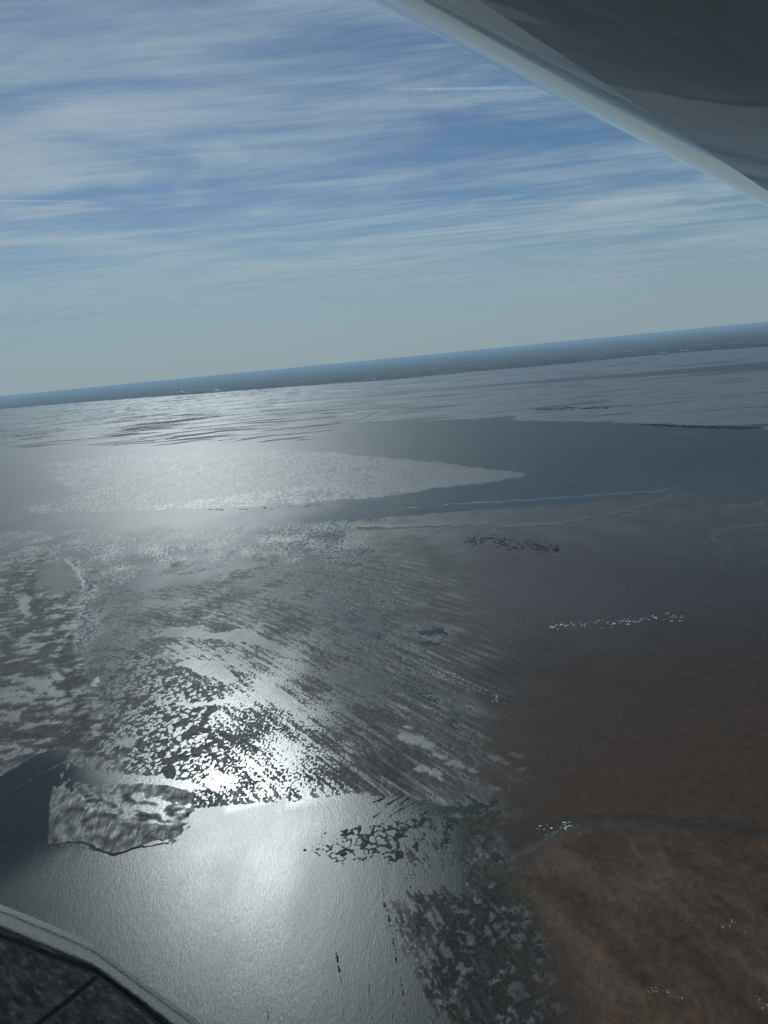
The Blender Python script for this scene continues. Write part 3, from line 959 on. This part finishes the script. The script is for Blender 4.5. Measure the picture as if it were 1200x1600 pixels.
def roof_mesh(L, Wd, h, rise):
    me = bpy.data.meshes.new('roof')
    x, y = L / 2 + 1, Wd / 2 + 1
    me.from_pydata([(-x, -y, h), (x, -y, h), (x, y, h), (-x, y, h), (-x, 0, h + rise), (x, 0, h + rise)], [],
                   [(0, 1, 5, 4), (2, 3, 4, 5), (1, 2, 5), (3, 0, 4), (0, 3, 2, 1)])
    me.materials.append(roof_m)
    return me


wall_me, roof_me = box_mesh(75, 30, 9), roof_mesh(75, 30, 9.05, 7)
sheds = [(205, 606.5, 'above the brightest glitter'), (242, 613, ''), (283, 608.5, ''), (284, 613, ''), (205, 618, ''), (309, 607, ''), (338, 610, ''), (341, 610.5, ''), (498, 592.5, ''), (583, 593, ''), (884, 553, ''),
         (978, 551, ''), (982, 549.5, ''), (1030, 552.5, ''), (1036, 552.0, ''), (1043, 551.5, ''), (1064, 549, ''), (1072, 548.5, '')]
sheds.sort()
for k, (x, y, _) in enumerate(sheds):
    e = empty('farm_shed', land_point(x, y))
    e.rotation_euler = (0, 0, random.uniform(-0.4, 0.4))
    q = random.uniform(0.7, 1.2)
    e.scale = (q, q, 1)
    for nm, me_ in (('wall', wall_me), ('roof', roof_me)):
        o = bpy.data.objects.new(nm, me_)
        COL.objects.link(o)
        o.parent = e
    word = ORD[k] if k < 16 else ('seventeenth', 'eighteenth')[k - 16]
    tag(e, 'tiny bright roofed farm shed on the dark far land, %s from the left' % word, 'shed', 'farm sheds on the far shore')
tree_m = simple_mat('far trees', (0.024, 0.032, 0.020), 0.9, 0.1, 0.3, 0.02)
sp = []
for _ in range(700):
    x = random.uniform(-60, 1260)
    yc = float(np.interp(x, [p[0] for p in cpts], [p[1] for p in cpts]))
    yh = 620.5 - 0.0973 * x
    f = random.random() ** 2
    g = land_point(x, yc - 1.2 - f * (yc - yh - 2.5))
    sp.append((g.x, g.y, random.uniform(20, 240), random.uniform(12, 40), random.uniform(6, 16)))
tag(link('woodland', clump_mesh('woodland', sp), tree_m, smooth=False), 'dark woods and hedges dotted over the far land', 'woodland', None, 'stuff')

# ------------------------------------------------------------------ condensation trails, ten kilometres up
tr = bpy.data.materials.new('ice crystals')
tr.use_nodes = True
t = tr.node_tree
t.nodes.clear()
ov = t.nodes.new('ShaderNodeOutputMaterial')
pv = t.nodes.new('ShaderNodeVolumePrincipled')
pv.inputs['Color'].default_value = (1, 1, 1, 1)
pv.inputs['Density'].default_value = 0.0016
pv.inputs['Anisotropy'].default_value = 0.65
t.links.new(pv.outputs[0], ov.inputs['Volume'])


def aloft(px, py):
    d = ray(px, py)
    return Vector((0, 0, H)) + d * (9600.0 / d.z)


def trail(p0, p1, w0, w1, puffs, label):
    a, b_ = aloft(*p0), aloft(*p1)
    d = (b_ - a).normalized()
    side = d.cross(Vector((0, 0, 1))).normalized()
    upv = side.cross(d)
    ns = 160
    rings = []
    L = (b_ - a).length
    for k in range(ns + 1):
        f = k / ns
        w_ = w0 + (w1 - w0) * f
        taper = min(1, f * 3, (1 - f) * 3) ** 0.6 + 0.02
        bl = 1 + puffs * (0.2 * math.sin(k * 1.1) + random.uniform(-0.6, 0.6))
        rings.append((a.lerp(b_, f) - upv * (puffs * w_ * 0.3 * (bl - 1)), w_ * taper * bl, side, upv))
    o = link('condensation_trail', lathe(rings, 8), tr)
    tag(o, label, 'contrail', 'condensation trails in the sky')


trail((585, 140), (850, 137), 50, 60, 0.4, 'beaded white condensation trail just left of the wing')
trail((-30, 313), (148, 315), 60, 30, 0.05, 'short thin condensation trail at the left edge of the sky')
trail((690, 332), (1180, 299), 70, 110, 0.05, 'long thin condensation trail rising towards the right edge under the wing')
trail((600, 372), (905, 344), 90, 80, 0.05, 'faint condensation trail in the middle of the sky')
trail((880, 447), (1090, 410), 150, 80, 0.15, 'broken faint condensation trail low in the sky on the right')

# ------------------------------------------------------------------ aircraft wing overhead
K = 0.50
def over(px, py, k=K):
    d = ray(px, py)
    return Vector((0, 0, H)) + d * (k / d.z)


L1, L2 = over(614, 0), over(1200, 319, K * 1.45)       # the wing rises towards its tip
e_ = (L2 - L1).normalized()
prof = [(1.60, -0.05), (1.3, -0.085), (1.0, -0.11), (0.75, -0.125), (0.58, -0.130), (0.45, -0.130), (0.36, -0.127), (0.28, -0.120), (0.21, -0.110), (0.155, -0.097), (0.11, -0.082), (0.075, -0.066), (0.045, -0.049),
        (0.023, -0.032), (0.008, -0.015), (0.0, 0.004), (0.004, 0.024), (0.018, 0.046), (0.045, 0.070), (0.09, 0.094), (0.16, 0.118), (0.28, 0.140), (0.45, 0.150), (0.75, 0.13), (1.05, 0.09), (1.35, 0.03), (1.60, -0.02)]
wing_m, n, b, out = mat('glossy white wing paint')
pos = n.add('ShaderNodeTexCoord').outputs['Object']
wz = n.noise(n.mapping(pos, scale=(1.7, 7.0, 7.0)), 1.0, 3, 0.5)
dirt = n.noise(n.mapping(pos, scale=(3, 14, 14)), 1.0, 5, 0.6)
n.put(b.inputs['Base Color'], n.mix(n.ramp(dirt, 0.35, 0.75), (0.80, 0.77, 0.73, 1), (0.70, 0.67, 0.64, 1)))
b.inputs['Roughness'].default_value = 0.30
b.inputs['Coat Weight'].default_value = 1.0
b.inputs['Coat Roughness'].default_value = 0.02
bp = n.add('ShaderNodeBump')
bp.inputs['Strength'].default_value = 1.0
bp.inputs['Distance'].default_value = 0.011
n.put(bp.inputs['Height'], wz)
n.put(b.inputs['Normal'], bp.outputs[0])
root = empty('aircraft_wing', L1 - e_ * 1.5)
root.rotation_euler = (0, -math.asin(e_.z), math.atan2(e_.y, e_.x))


def skin(name, i0, i1, s0, s1, ns, label=None, off=0.0):
    pr = prof[i0:i1]
    V = []
    for k in range(ns + 1):
        s_ = s0 + (s1 - s0) * k / ns
        for o_, z_ in pr:
            V.append((s_, -o_, z_ - off))       # local x along the span, -y rearwards
    me = grid_mesh(name, np.array(V), ns + 1, len(pr))
    o = link(name, me, wing_m, root)
    if label:
        o['label'] = label
    return o


skin('lower_skin', 0, 9, 0, 7.0, 40, 'dark shaded flat underside of the wing')
skin('leading_edge', 8, 19, 0, 7.0, 40, 'pale rounded front edge of the wing')
skin('upper_skin', 18, 27, 0, 7.0, 40)
bmw = bmesh.new()
vs = [bmw.verts.new((7.0, -o_, z_)) for o_, z_ in prof]
bmw.faces.new(vs)
me = bpy.data.meshes.new('wing_tip')
bmw.to_mesh(me)
bmw.free()
link('wing_tip', me, wing_m, root, smooth=False)
tag(root, 'glossy white aircraft wing seen from below, crossing the upper right corner', 'wing')

# ------------------------------------------------------------------ haze
HZ = 195000.0
bm = bmesh.new()
bmesh.ops.create_cube(bm, size=1.0)
zl, zh = -6.0, H + 4.0
for v in bm.verts:
    v.co = Vector((v.co.x * 2 * HZ, v.co.y * 2 * HZ, zl + (v.co.z + 0.5) * (zh - zl)))
me = bpy.data.meshes.new('haze')
bm.to_mesh(me)
bm.free()
m = bpy.data.materials.new('hazy air')
m.use_nodes = True
t = m.node_tree
t.nodes.clear()
ov = t.nodes.new('ShaderNodeOutputMaterial')
pv = t.nodes.new('ShaderNodeVolumePrincipled')
pv.inputs['Color'].default_value = (0.56, 0.79, 1.0, 1)
pv.inputs['Density'].default_value = 2.4e-5
pv.inputs['Anisotropy'].default_value = 0.1
t.links.new(pv.outputs[0], ov.inputs['Volume'])
hz = link('haze', me, m, smooth=False)
tag(hz, 'thin pale haze lying over the flats', None, None, 'stuff')
